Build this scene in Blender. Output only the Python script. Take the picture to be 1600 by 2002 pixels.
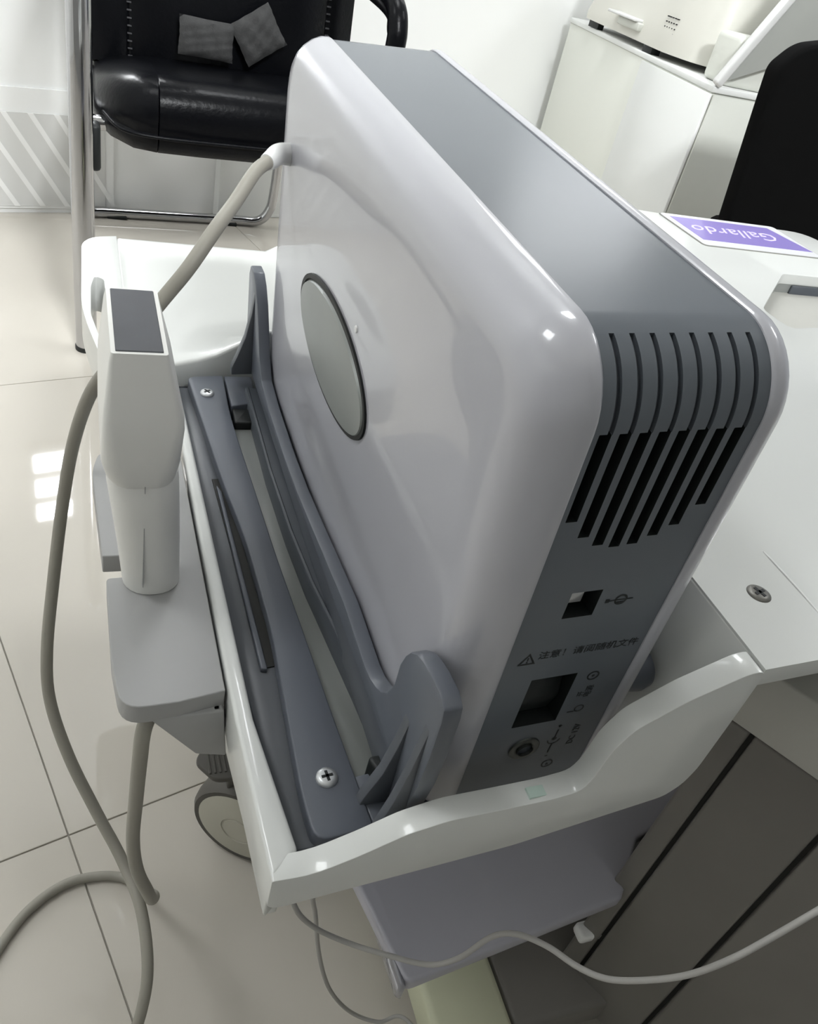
import bpy, bmesh, math, random
from mathutils import Vector, Matrix
random.seed(4)
S = bpy.context.scene
C = S.collection
for o in list(bpy.data.objects): bpy.data.objects.remove(o, do_unlink=True)

# ---------------------------------------------------------------- camera
cd = bpy.data.cameras.new('camera'); cam = bpy.data.objects.new('camera', cd); C.objects.link(cam)
cd.sensor_fit = 'HORIZONTAL'; cd.sensor_width = 36.0; cd.lens = 36.0
cd.clip_start = 0.02; cd.clip_end = 60
RM = ((0.93050776, -0.02791523, 0.36520685), (-0.30055942, -0.62804922, 0.71778702), (0.20933069, -0.77767276, -0.59279486))
cam.matrix_world = Matrix(((RM[0][0], -RM[0][1], -RM[0][2], 0), (RM[1][0], -RM[1][1], -RM[1][2], 0),
                           (RM[2][0], -RM[2][1], -RM[2][2], .75), (0, 0, 0, 1)))
S.camera = cam
# ---------------------------------------------------------------- world, exposure, lights
wd = bpy.data.worlds.new('world'); S.world = wd; wd.use_nodes = True
wd.node_tree.nodes['Background'].inputs[0].default_value = (.90, .95, 1.0, 1)
wd.node_tree.nodes['Background'].inputs[1].default_value = 0.34
S.view_settings.view_transform = 'Standard'; S.view_settings.look = 'None'
S.view_settings.gamma = 1.0; S.view_settings.use_curve_mapping = False
S.view_settings.exposure = 0.50
LAMP = 9.0        # strength of the fluorescent tubes
def area(name, loc, size, power, rot=(0, 0, 0), col=(.955, .98, 1)):
    l = bpy.data.lights.new(name, 'AREA'); l.shape = 'RECTANGLE'; l.size, l.size_y = size; l.energy = power; l.color = col
    o = bpy.data.objects.new(name, l); o.location = loc; o.rotation_euler = rot; C.objects.link(o)
    return o

# ---------------------------------------------------------------- materials
def mat(name, col, rough=.5, metal=0, coat=0, spec=.5, noise=0, nscale=40, bump=0, bscale=300, emit=None, es=0, trans=0, ior=1.45):
    m = bpy.data.materials.new(name); m.use_nodes = True
    nt = m.node_tree; b = nt.nodes['Principled BSDF']
    b.inputs['Base Color'].default_value = (*col, 1); b.inputs['Roughness'].default_value = rough
    b.inputs['Metallic'].default_value = metal; b.inputs['Coat Weight'].default_value = coat
    b.inputs['Coat Roughness'].default_value = .04; b.inputs['Specular IOR Level'].default_value = spec
    b.inputs['IOR'].default_value = ior; b.inputs['Transmission Weight'].default_value = trans
    if emit: b.inputs['Emission Color'].default_value = (*emit, 1); b.inputs['Emission Strength'].default_value = es
    tc = nt.nodes.new('ShaderNodeTexCoord')
    if noise:
        n = nt.nodes.new('ShaderNodeTexNoise'); n.inputs['Scale'].default_value = nscale; n.inputs['Detail'].default_value = 4
        nt.links.new(tc.outputs['Object'], n.inputs['Vector'])
        r = nt.nodes.new('ShaderNodeMix'); r.data_type = 'RGBA'
        r.inputs[6].default_value = (*[c*(1-noise) for c in col], 1); r.inputs[7].default_value = (*[min(1, c*(1+noise)) for c in col], 1)
        nt.links.new(n.outputs['Fac'], r.inputs[0]); nt.links.new(r.outputs[2], b.inputs['Base Color'])
    if bump:
        n = nt.nodes.new('ShaderNodeTexNoise'); n.inputs['Scale'].default_value = bscale; n.inputs['Detail'].default_value = 3
        nt.links.new(tc.outputs['Object'], n.inputs['Vector'])
        bp = nt.nodes.new('ShaderNodeBump'); bp.inputs['Strength'].default_value = bump; bp.inputs['Distance'].default_value = .001
        nt.links.new(n.outputs['Fac'], bp.inputs['Height']); nt.links.new(bp.outputs[0], b.inputs['Normal'])
    return m
M = {}
M['shell'] = mat('glossy_lilac_white_plastic', (.42, .42, .455), .28, coat=.6, noise=.015, nscale=8)
M['band'] = mat('grey_satin_plastic', (.125, .138, .155), .26, coat=.0, spec=.28, noise=.03, nscale=15)
M['black'] = mat('black_plastic', (.008, .010, .010), .5, noise=.1)
M['deck'] = mat('white_cart_plastic', (.62, .63, .61), .30, coat=.35, noise=.012, nscale=6)
M['cradle'] = mat('slate_grey_plastic', (.11, .12, .142), .33, noise=.04, nscale=30)
M['cradle_dark'] = mat('dark_slate_plastic', (.07, .078, .09), .38, noise=.05, nscale=30)
M['gutter'] = mat('mid_slate_plastic', (.10, .107, .12), .4, noise=.04, nscale=30)
M['screw'] = mat('zinc_screw', (.55, .56, .57), .38, metal=.7, noise=.08, nscale=400)
M['jack'] = mat('dark_jack_collar', (.07, .075, .07), .3, metal=.5, noise=.05)
M['screw_dark'] = mat('dark_steel_screw', (.16, .155, .14), .4, metal=.6, noise=.1, nscale=400)
M['chrome'] = mat('chrome', (.50, .50, .51), .08, metal=1, noise=.02, nscale=5)
M['logo'] = mat('brushed_grey_badge', (.24, .255, .24), .38, metal=.1, noise=.10, nscale=30)
M['logo_ring'] = mat('badge_groove', (.012, .013, .013), .5, spec=.2, noise=.1)
M['ink'] = mat('dark_print', (.012, .015, .016), .6, noise=.05)
M['probe'] = mat('warm_white_probe_plastic', (.78, .775, .745), .42, noise=.02, nscale=40, bump=.05)
M['lens'] = mat('grey_rubber_lens', (.10, .103, .112), .75, noise=.12, nscale=60)
M['holder'] = mat('light_grey_holder_plastic', (.36, .36, .355), .5, noise=.02, nscale=40, bump=.06)
M['cable'] = mat('beige_grey_cable', (.30, .285, .245), .5, noise=.06, nscale=30)
M['cable_thin'] = mat('pale_grey_cable', (.36, .35, .33), .5, noise=.06, nscale=30)
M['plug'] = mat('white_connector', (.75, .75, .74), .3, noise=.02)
M['well'] = mat('grey_recess_plastic', (.24, .25, .24), .3, coat=.3, noise=.03)
M['shelf'] = mat('cool_grey_shelf', (.40, .395, .44), .35, coat=.2, noise=.03, nscale=12)
M['shelf_edge'] = mat('polished_shelf_edge', (.22, .22, .245), .14, coat=.8, noise=.03)
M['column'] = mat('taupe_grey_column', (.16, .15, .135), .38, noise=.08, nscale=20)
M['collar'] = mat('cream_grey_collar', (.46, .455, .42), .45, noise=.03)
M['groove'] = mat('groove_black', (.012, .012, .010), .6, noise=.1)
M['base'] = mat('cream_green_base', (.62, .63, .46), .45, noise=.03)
M['rubber'] = mat('grey_brown_rubber', (.085, .08, .07), .6, noise=.1, nscale=60)
M['hub'] = mat('cream_hub', (.47, .455, .38), .45, noise=.03)
M['leather'] = mat('black_leather', (.003, .0033, .0045), .30, spec=.15, noise=.15, nscale=20, bump=.5, bscale=120)
M['stitch'] = mat('grey_thread', (.06, .06, .065), .7, noise=.1)
M['fabric_black'] = mat('black_fabric', (.003, .003, .003), .9, spec=.1, noise=.2)
M['pouch'] = mat('grey_mesh_cloth', (.05, .05, .05), .9, noise=.25, nscale=90, bump=.6, bscale=400)
M['wall'] = mat('white_wall_paint', (.92, .925, .91), .45, noise=.008, nscale=3)
M['cab'] = mat('cream_cabinet', (.74, .75, .69), .4, noise=.012, nscale=4)
M['cab_white'] = mat('white_cabinet_panel', (.80, .81, .79), .4, noise=.01, nscale=4)
M['machine'] = mat('ivory_plastic', (.68, .67, .61), .4, noise=.015, nscale=10)
M['panel'] = mat('pale_grey_panel', (.60, .61, .56), .4, noise=.02)
M['sheet'] = mat('grey_slanted_sheet', (.40, .41, .385), .4, noise=.02)
M['film'] = mat('frosted_film', (.72, .72, .70), .5, noise=.02, nscale=10)
M['film_line'] = mat('film_clear_stripe', (.93, .93, .91), .3, noise=.01)
M['film_text'] = mat('faint_film_lettering', (.66, .67, .65), .5, noise=.02)
M['purple'] = mat('purple_print', (.24, .19, .50), .3, coat=.3, noise=.06, nscale=12)
M['white_print'] = mat('pale_lilac_print', (.62, .56, .85), .35, noise=.02)
M['card'] = mat('white_card', (.72, .72, .74), .3, coat=.4, noise=.015)
M['edge'] = mat('clear_dark_edge', (.22, .22, .20), .4, noise=.05)
M['blue'] = mat('blue_label', (.15, .22, .55), .4, noise=.05)
M['teal'] = mat('teal_smudge', (.50, .62, .56), .3, noise=.10, nscale=60)
M['tube_light'] = mat('fluorescent_tube', (1, 1, 1), .4, emit=(.96, .985, 1), es=8.0)
M['glint_pane'] = mat('glint_pane_glow', (1, 1, 1), .4, emit=(.96, .985, 1), es=40.0)
M['screen'] = mat('glow_panel_face', (1, 1, 1), .4, emit=(.95, .97, 1), es=3.0)
M['blocker'] = mat('grey_shade_blocker', (.30, .30, .29), .6, noise=.03)
M['ceil'] = mat('ceiling_white', (.8, .8, .78), .8, noise=.01)
M['joint'] = mat('tile_joint', (.50, .48, .43), .6, noise=.05)
M['tile'] = mat('polished_cream_tile', (.57, .535, .475), .035, coat=0, spec=.5, noise=.025, nscale=5, ior=1.52)

# ---------------------------------------------------------------- mesh helpers
def tag(o, label=None, cat=None, group=None, kind=None):
    if label: o['label'] = label
    if cat: o['category'] = cat
    if group: o['group'] = group
    if kind: o['kind'] = kind
    return o
def empty(name, loc=(0, 0, 0), parent=None):
    o = bpy.data.objects.new(name, None); o.empty_display_size = .02; o.location = loc; C.objects.link(o)
    if parent: o.parent = parent
    return o
def obj(name, bm, mats, parent=None, smooth=50, kind=None):
    me = bpy.data.meshes.new(name); bmesh.ops.recalc_face_normals(bm, faces=bm.faces) if smooth is not None else None
    bm.to_mesh(me); bm.free()
    if not isinstance(mats, (list, tuple)): mats = [mats]
    for m in mats: me.materials.append(m)
    if smooth:
        for p in me.polygons: p.use_smooth = True
        me.set_sharp_from_angle(angle=math.radians(smooth))
    o = bpy.data.objects.new(name, me); C.objects.link(o)
    if parent:
        o.parent = parent
        if parent.name != 'ultrasound_scanner' and not parent.get('localframe'):
            o.matrix_parent_inverse = parent_world(parent).inverted()
    if kind: o['kind'] = kind
    return o
def parent_world(p):
    m = p.matrix_basis.copy()
    while p.parent:
        m = p.parent.matrix_basis @ p.matrix_parent_inverse @ m if False else (p.parent.matrix_basis @ p.matrix_parent_inverse @ m)
        p = p.parent
    return m
def bev(bm, w, seg=3, ang=30):
    if w <= 0: return bm
    es = [e for e in bm.edges if len(e.link_faces) == 2 and e.calc_face_angle(0) > math.radians(ang)]
    bmesh.ops.bevel(bm, geom=es, offset=w, segments=seg, profile=.5, affect='EDGES', clamp_overlap=True)
    return bm
def prism(pts, axis, lo, hi, b=0, seg=3, bm=None):
    """extrude a closed 2D outline. axis 'x': pts are (y,z); 'y': (x,z); 'z': (x,y)"""
    new = bmesh.new()
    def v(p, t):
        return {'x': (t, p[0], p[1]), 'y': (p[0], t, p[1]), 'z': (p[0], p[1], t)}[axis]
    a = [new.verts.new(v(p, lo)) for p in pts]; c = [new.verts.new(v(p, hi)) for p in pts]
    n = len(pts)
    new.faces.new(a); new.faces.new(c[::-1])
    for i in range(n): new.faces.new((a[i], c[i], c[(i+1) % n], a[(i+1) % n]))
    bmesh.ops.recalc_face_normals(new, faces=new.faces)
    bev(new, b, seg)
    return join(bm, new)
def join(bm, new):
    if bm is None: return new
    me = bpy.data.meshes.new('t'); new.to_mesh(me); new.free(); bm.from_mesh(me); bpy.data.meshes.remove(me)
    return bm
def box(x0, x1, y0, y1, z0, z1, b=0, seg=2, bm=None, mat4=None):
    new = bmesh.new(); bmesh.ops.create_cube(new, size=1)
    for v in new.verts: v.co = Vector(((x0+x1)/2+v.co.x*(x1-x0), (y0+y1)/2+v.co.y*(y1-y0), (z0+z1)/2+v.co.z*(z1-z0)))
    bev(new, b, seg)
    if mat4: new.transform(mat4)
    return join(bm, new)
def catmull(P, n=8):
    P = [Vector(p) for p in P]; out = []
    Q = [P[0]*2-P[1]] + P + [P[-1]*2-P[-2]]
    for i in range(1, len(Q)-2):
        for k in range(n):
            t = k/n; a, b, c, d = Q[i-1], Q[i], Q[i+1], Q[i+2]
            out.append(.5*((2*b)+(c-a)*t+(2*a-5*b+4*c-d)*t*t+(3*b-a-3*c+d)*t**3))
    out.append(P[-1]); return out
def tube(P, r, seg=14, bm=None, sub=8, smooth=True, caps=True, flat=1.0):
    pts = catmull(P, sub) if smooth else [Vector(p) for p in P]
    new = bmesh.new(); rings = []; up = Vector((0.13, 0.2, .97)); n = None
    for i, p in enumerate(pts):
        t = (pts[min(i+1, len(pts)-1)]-pts[max(i-1, 0)]).normalized()
        if n is None:
            n = up.cross(t)
            if n.length < .01: n = Vector((1, 0, 0)).cross(t)
            n.normalize()
        else: n = (n-t*n.dot(t)).normalized()
        bb = t.cross(n); rr = r(i/(len(pts)-1)) if callable(r) else r
        rings.append([new.verts.new(p+n*math.cos(a)*rr+bb*math.sin(a)*rr*flat) for a in [2*math.pi*k/seg for k in range(seg)]])
    for a, b in zip(rings, rings[1:]):
        for k in range(seg): new.faces.new((a[k], a[(k+1) % seg], b[(k+1) % seg], b[k]))
    if caps: new.faces.new(rings[0][::-1]); new.faces.new(rings[-1])
    return join(bm, new)
def loft(loops, bm=None, cap0=True, cap1=True, closed=True):
    new = bmesh.new(); L = [[new.verts.new(p) for p in l] for l in loops]; n = len(L[0])
    for a, b in zip(L, L[1:]):
        for k in range(n if closed else n-1): new.faces.new((a[k], a[(k+1) % n], b[(k+1) % n], b[k]))
    if cap0: new.faces.new(L[0][::-1])
    if cap1: new.faces.new(L[-1])
    return join(bm, new)
def rrect(cx, cy, w, h, r, n=5):
    r = min(r, w/2-1e-5, h/2-1e-5); out = []
    for (sx, sy, a0) in ((1, 1, 0), (-1, 1, 90), (-1, -1, 180), (1, -1, 270)):
        for k in range(n+1):
            a = math.radians(a0+90*k/n); out.append((cx+sx*(w/2-r)+r*math.cos(a), cy+sy*(h/2-r)+r*math.sin(a)))
    return out
def rpoly(pts, rs, n=6):
    """round the corners of a 2D polygon"""
    out = []; N = len(pts)
    if not isinstance(rs, (list, tuple)): rs = [rs]*N
    for i in range(N):
        p = Vector(pts[i]); a = Vector(pts[i-1])-p; b = Vector(pts[(i+1) % N])-p; r = rs[i]
        if r <= 0: out.append(tuple(p)); continue
        la, lb = a.length, b.length; a /= la; b /= lb; d = min(r, la*.49, lb*.49)
        p0 = p+a*d; p2 = p+b*d
        for k in range(n+1):
            t = k/n; q = p0*(1-t)**2+p*2*t*(1-t)+p2*t*t; out.append(tuple(q))
    return out
def lathe(prof, seg=32, bm=None, mat4=None):
    """prof: (r, h) along +Z"""
    new = bmesh.new(); rings = []
    for r, h in prof:
        if r < 1e-6: rings.append([new.verts.new((0, 0, h))])
        else: rings.append([new.verts.new((r*math.cos(2*math.pi*k/seg), r*math.sin(2*math.pi*k/seg), h)) for k in range(seg)])
    for a, b in zip(rings, rings[1:]):
        for k in range(seg):
            k2 = (k+1) % seg
            if len(a) == 1 and len(b) == 1: continue
            if len(a) == 1: new.faces.new((a[0], b[k2], b[k]))
            elif len(b) == 1: new.faces.new((a[k], a[k2], b[0]))
            else: new.faces.new((a[k], a[k2], b[k2], b[k]))
    if mat4: new.transform(mat4)
    return join(bm, new)
def text_bm(body, size, mat4, ext=.0001, align='CENTER', shear=0, scale_x=1):
    cu = bpy.data.curves.new('t', 'FONT'); cu.body = body; cu.size = size; cu.extrude = ext; cu.align_x = align; cu.align_y = 'CENTER'
    cu.shear = shear; cu.resolution_u = 2
    o = bpy.data.objects.new('t', cu); C.objects.link(o); bpy.context.view_layer.update()
    me = bpy.data.meshes.new_from_object(o.evaluated_get(bpy.context.evaluated_depsgraph_get()))
    bm = bmesh.new(); bm.from_mesh(me); bpy.data.objects.remove(o); bpy.data.curves.remove(cu); bpy.data.meshes.remove(me)
    bm.transform(mat4 @ Matrix.Diagonal((scale_x, 1, 1, 1))); return bm
def copy_tree(o, parent=None):
    c = o.copy(); C.objects.link(c)
    if parent: c.parent = parent
    for ch in list(o.children): copy_tree(ch, c)
    return c

# ================================================================ THE SETTING
u2 = Vector((-.2655, .9641)); v2 = Vector((.9641, .2655)); RZ = math.atan2(v2.y, v2.x)
fb = bmesh.new(); box(-3.2, 3.2, -3.2, 3.2, -.02, -.003, bm=fb)
floor = tag(obj('floor', fb, M['joint'], smooth=None), kind='structure'); floor.rotation_euler.z = RZ
J0 = Vector((-.0252, .452)); TS = .8
tm = None
for i in range(-3, 4):
    for j in range(-3, 3):
        c = J0 + v2*TS*(i+.5) + u2*TS*(j+.5)
        if (c.dot(u2)) > 2.4: continue
        if tm is None:
            o = obj('tile', box(-TS/2+.0007, TS/2-.0007, -TS/2+.0007, TS/2-.0007, -.011, 0, .0004, 1), M['tile'], smooth=None); tm = o.data
        else: o = bpy.data.objects.new('tile', tm); C.objects.link(o)
        o.parent = floor; loc = Matrix.Rotation(-RZ, 3, 'Z') @ Vector((c.x, c.y, 0)); o.location = loc
DW = 1.955
def wallmat(d, s=0): # local frame of the back wall: x along the wall, y away from the room
    return Matrix.Translation((u2.x*d+v2.x*s, u2.y*d+v2.y*s, 0)) @ Matrix.Rotation(RZ, 4, 'Z')
wb = box(-3.2, 3.4, 0, .1, 0, 2.7, mat4=wallmat(DW+.012))
tag(obj('wall_back', wb, M['wall'], smooth=None), kind='structure')
wl = box(-.1, 0, -4.2, 0, 0, 2.7, mat4=wallmat(DW+.012, -1.9))
tag(obj('wall_left', wl, M['wall'], smooth=None), kind='structure')
cb = box(-3.2, 3.4, -5.0, .1, 2.7, 2.78, mat4=wallmat(DW+.012))
tag(obj('ceiling', cb, M['ceil'], smooth=None), kind='structure')
wf = box(-1.9, 2.6, -.42, -.37, 0, 1.42)
tag(obj('shade_blocker', wf, M['blocker'], smooth=None), kind='structure')  # unseen slab added to keep the rear light off the near zone
pl = box(.87, 1.07, -.03, .0, 0, 2.7, .002, mat4=wallmat(DW+.012))
tag(obj('trim_1', pl, M['cab_white'], smooth=None), kind='structure')

# ceiling lamps (grille fittings, three tubes each)
def ceiling_light(x, y, rz, label, w=.6, l=.6, z=2.66, power=60):
    e = empty('ceiling_light', (x, y, z)); e.rotation_euler.z = rz; e['localframe'] = 1
    tag(e, label, 'light')
    f = None
    for (a, b_, c_, d) in ((-w/2, w/2, -l/2, -l/2+.02), (-w/2, w/2, l/2-.02, l/2), (-w/2, -w/2+.02, -l/2, l/2), (w/2-.02, w/2, -l/2, l/2)):
        f = box(a, b_, c_, d, -.03, .04, .002, 1, bm=f)
    f = box(-w/2, w/2, -l/2, l/2, .03, .04, bm=f)
    obj('frame', f, M['plug'], e, smooth=None)
    for k in range(3):
        yy = -l/2+l*(k+.5)/3
        obj('tube', box(-w/2+.04, w/2-.04, yy-l*.10, yy+l*.10, -.01, .012, .004, 2), M['tube_light'], e, smooth=None)
    return e
ceiling_light(.62, 1.62, RZ, 'square ceiling light over the black leather chair')
ceiling_light(2.75, .9, RZ, 'square ceiling light on the right beyond the black office chair')
ceiling_light(-1.2, .9, RZ, 'square ceiling light by the left wall')
ceiling_light(.5, -1.6, RZ, 'square ceiling light added to brighten the back wall, behind the added low partition')  # unseen; put in to light the far wall from behind the camera
for (x, y, p) in ((.62, 1.62, 7), (2.75, .9, 8), (-1.2, .9, 5), (.5, -1.6, 118)):
    area('lamp_glow', (x, y, 2.58), (.5, .5), p)

# unseen glows added for reflections: a panel for the scanner top, panes for floor
vb = tag(empty('glow_panel', (1.5, 2.35, 1.7)), 'added glowing panel on the back wall above the cabinet, for a sheen on the scanner', 'added light')
obj('casing', box(1.73, 2.47, -.05, 0, 1.46, 1.98, .004, 1, mat4=wallmat(DW+.012)), M['plug'], vb, smooth=None)
obj('screen', box(1.75, 2.45, -.054, -.049, 1.48, 1.96, mat4=wallmat(DW+.012)), M['screen'], vb, smooth=None)
wl3 = tag(empty('floor_glints', (-.11, 1.97, .8)), 'three added glowing panes on the back wall left of the chair, for bright squares on the floor', 'light')
obj('casing', box(.38, .51, -.02, 0, .63, .91, .003, 1, mat4=wallmat(DW+.012)), M['plug'], wl3, smooth=None)
for k in range(3): obj('glint_pane', box(.400, .490, -.024, -.019, .655+k*.085, .705+k*.085, mat4=wallmat(DW+.012)), M['glint_pane'], wl3, smooth=None)

# striped frosted film low on the back wall
fe = tag(empty('frosted_film', (-.16, 1.97, .01)), 'pale frosted film with white diagonal stripes low on the back wall, left of the chair', 'window film')
fm = wallmat(DW)
fl = box(-.62, .62, .006, .0115, .012, .262, bm=None, mat4=fm); obj('sheet', fl, M['wall'], fe, smooth=None)
# band that carries the stripes
fl = box(-.60, .60, .0035, .0065, .018, .214, mat4=fm); obj('stripe_band', fl, M['film'], fe, smooth=None)
SL = .62
for k in range(22):
    s0 = -.62+k*.053
    pts = [(s0, .214), (s0+.012, .214), (s0+.012+.196*SL, .018), (s0+.196*SL, .018)]
    b_ = prism(pts, 'y', .0022, .0040); b_.transform(fm); obj('stripe', b_, M['film_line'], fe, smooth=None)
tb = text_bm('H   2,0,0.   E-Q', .03, fm @ Matrix.Translation((.03, .0055, .232)) @ Matrix.Rotation(math.pi/2, 4, 'X'), .0003)
obj('lettering', tb, M['film_text'], fe, smooth=None, kind='stuff')

# ================================================================ SCANNER CART
cart = tag(empty('scanner_cart', (.3, .45, 0)), 'white medical trolley with recessed tray, raised right deck and grey lower shelf', 'trolley')
def zl(x):   # height of the sculpted top from the left lip up to the deck
    k = [(-.01, .412), (.075, .415), (.10, .424), (.138, .447), (.16, .45), (.20, .453), (.207, .470), (.216, .492), (.236, .513), (.26, .530), (.30, .531)]
    for (a, za), (b, zb) in zip(k, k[1:]):
        if x <= b: return za+(zb-za)*(x-a)/(b-a)
    return .531
# near wall of the tray
top = [(.0675, .4140), (.085, .4150), (.105, .4265), (.122, .4380), (.1396, .4450), (.160, .4480), (.185, .4520), (.1985, .4560), (.2015, .4640), (.2035, .4850), (.2090, .4985), (.2270, .5150), (.2500, .5300), (.2575, .5310), (.2575, .500), (.2570, .4640), (.2545, .452), (.2480, .443), (.178, .4165), (.10, .397), (.073, .390), (.0675, .392)]
nw = prism(rpoly(top, [.0012, .012]+[.004]*16+[.004]*4, 3), 'y', .166, .1775, .0024, 3)
for v in nw.verts: v.co.y -= (v.co.x-.07)*.055
obj('tray_front_wall', nw, M['deck'], cart)
lw = prism([(.0675, .167), (.0645, .25), (.0615, .61), (.0675, .61), (.0735, .25), (.0812, .178)], 'z', .379, .4145, .0022, 3)
obj('tray_side_wall', lw, M['deck'], cart)
ow = prism([(.172, .386), (.62, .380), (.62, .352), (.30, .335), (.172, .372)], 'x', .070, .0755, .0015, 2)
obj('tray_skirt', ow, M['deck'], cart)
# tray floor, inner right wall, far inner wall
obj('tray_floor', prism([(.0705, .182), (.150, .186), (.262, .270), (.262, .608), (.0675, .608)], 'z', .386, .394, .001, 1), M['cradle'], cart)
obj('tray_inner_wall', prism([(.165, .5300), (.606, .5300), (.606, .390), (.26, .390), (.170, .452)], 'x', .2572, .2650, .0008, 1), M['deck'], cart)
# back part of the top: sculpted rear tray
xs = [.0]+[.02, .04, .066, .0795, .10, .12, .138, .16, .185, .20, .207, .216, .236, .26]
def rear():
    bm = bmesh.new()
    def far(x): return .846+.0*x if x < .2 else .846
    ys = [.601, .62, .66, .70, .74, .78, .82, .840, .845, .856]
    X = [.034, .038, .044, .0525, .068, .085, .10, .12, .138, .16, .185, .20, .207, .216, .236, .262]
    def zz(x, y):
        t = min(1, max(0, (y-.60)/.06)); t = t*t*(3-2*t)
        rim = zl(x)+.0005 if x < .08 else zl(x)+.001
        low = (.4115 if x > .036 and y < .843 else .4145) + max(0, (x-.195))*1.7
        low = min(low, .526)
        return rim*(1-t)+low*t
    g = [[bm.verts.new((x, y, zz(x, y))) for y in ys] for x in X]
    gb = [[bm.verts.new((x, y, .378)) for y in ys] for x in X]
    for i in range(len(X)-1):
        for j in range(len(ys)-1):
            bm.faces.new((g[i][j], g[i+1][j], g[i+1][j+1], g[i][j+1])); bm.faces.new((gb[i][j], gb[i][j+1], gb[i+1][j+1], gb[i+1][j]))
    for i in range(len(X)-1):
        bm.faces.new((g[i][0], gb[i][0], gb[i+1][0], g[i+1][0])); bm.faces.new((g[i][-1], g[i+1][-1], gb[i+1][-1], gb[i][-1]))
    for j in range(len(ys)-1):
        bm.faces.new((g[0][j], g[0][j+1], gb[0][j+1], gb[0][j])); bm.faces.new((g[-1][j], gb[-1][j], gb[-1][j+1], g[-1][j+1]))
    bmesh.ops.recalc_face_normals(bm, faces=bm.faces)
    return bm
obj('rear_tray', bev(rear(), .0035, 3, 60), M['deck'], cart)
# left flange of the rear tray with its grip opening
outl = [(.0345, .857), (.012, .850), (.0015, .832), (-.0005, .70), (.003, .665), (.018, .575), (.030, .552), (.056, .548), (.066, .603), (.0345, .603)]
hole = [(.0115, .757), (.0080, .735), (.0070, .680), (.0150, .625), (.0215, .630), (.0195, .752)]
def flange():
    bm = bmesh.new(); o_ = rpoly(outl, [0, .012, .016, .02, .02, .02, .01, 0, 0, 0], 5); h_ = rpoly(hole, .006, 4)
    ov = [bm.verts.new((*p, .415)) for p in o_]; hv = [bm.verts.new((*p, .415)) for p in h_]
    es = [bm.edges.new((ov[i], ov[(i+1) % len(ov)])) for i in range(len(ov))] + [bm.edges.new((hv[i], hv[(i+1) % len(hv)])) for i in range(len(hv))]
    bmesh.ops.triangle_fill(bm, use_beauty=True, edges=es)
    r = bmesh.ops.extrude_face_region(bm, geom=list(bm.faces))
    for g in r['geom']:
        if isinstance(g, bmesh.types.BMVert): g.co.z -= .034
    bmesh.ops.recalc_face_normals(bm, faces=bm.faces); return bm
obj('grip_flange', bev(flange(), .0035, 4, 60), M['deck'], cart, smooth=20)
# right deck with grip cut-out
def deck():
    bm = bmesh.new()
    o_ = rpoly([(.2575, .1565), (.36, .162), (.80, .178), (.80, .760), (.60, .764), (.50, .775), (.262, .85)], [0, 0, .03, .03, .02, .02, 0], 5)
    h_ = rpoly([(.569, .546), (.548, .526), (.550, .490), (.588, .497), (.74, .497), (.74, .6175), (.646, .6175)], [.006, .008, .010, .012, .01, .01, .006], 4)
    ov = [bm.verts.new((*p, .531)) for p in o_]; hv = [bm.verts.new((*p, .531)) for p in h_]
    es = [bm.edges.new((ov[i], ov[(i+1) % len(ov)])) for i in range(len(ov))] + [bm.edges.new((hv[i], hv[(i+1) % len(hv)])) for i in range(len(hv))]
    bmesh.ops.triangle_fill(bm, use_beauty=True, edges=es)
    r = bmesh.ops.extrude_face_region(bm, geom=list(bm.faces))
    for g in r['geom']:
        if isinstance(g, bmesh.types.BMVert): g.co.z -= .010
    bmesh.ops.recalc_face_normals(bm, faces=bm.faces); return bm
obj('deck', bev(deck(), .004, 4, 60), M['deck'], cart, smooth=20)
# well under the cut-out
wl_ = prism([(.545, .548), (.640, .622), (.76, .622), (.76, .482), (.545, .482)], 'z', .476, .482)
wl_ = prism([(.541, .548), (.640, .626), (.76, .626), (.76, .6178), (.647, .6178), (.5475, .5430)], 'z', .476, .5225, bm=wl_)
wl_ = prism([(.541, .548), (.5475, .548), (.5475, .4895), (.76, .4965), (.76, .482), (.541, .482)], 'z', .476, .5225, bm=wl_)
obj('grip_well', wl_, M['well'], cart, smooth=None)
obj('grip_insert', prism([(.610, .505), (.75, .505), (.75, .565), (.625, .565)], 'z', .482, .500, .002, 2), M['deck'], cart)
obj('grip_label', box(.664, .758, .6150, .6177, .486, .5205, .0005, 1), M['cradle_dark'], cart)
# underside body of the deck
obj('deck_body', box(.290, .78, .215, .72, .44, .512, .006, 2), M['collar'], cart)
# purple name card on the deck
card = rpoly([(.588, .674), (.752, .674), (.752, .766), (.588, .766)], .007)
ce = obj('name_card', prism(card, 'z', .5308, .5318, 0), M['edge'], cart, smooth=None)
obj('card_face', prism(rpoly([(.5895, .6755), (.7505, .6755), (.7505, .7645), (.5895, .7645)], .006), 'z', .5318, .5321, 0), M['card'], ce, smooth=None)
obj('purple_field', prism([(.598, .690), (.748, .690), (.735, .756), (.598, .756)], 'z', .5321, .5323, 0), M['purple'], ce, smooth=None)
tb = text_bm('Gallardo', .034, Matrix.Translation((.668, .724, .5324)) @ Matrix.Rotation(math.pi, 4, 'Z'), .0001, shear=.35, scale_x=1.0)
obj('lettering', tb, M['white_print'], ce, smooth=None, kind='stuff')
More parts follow.
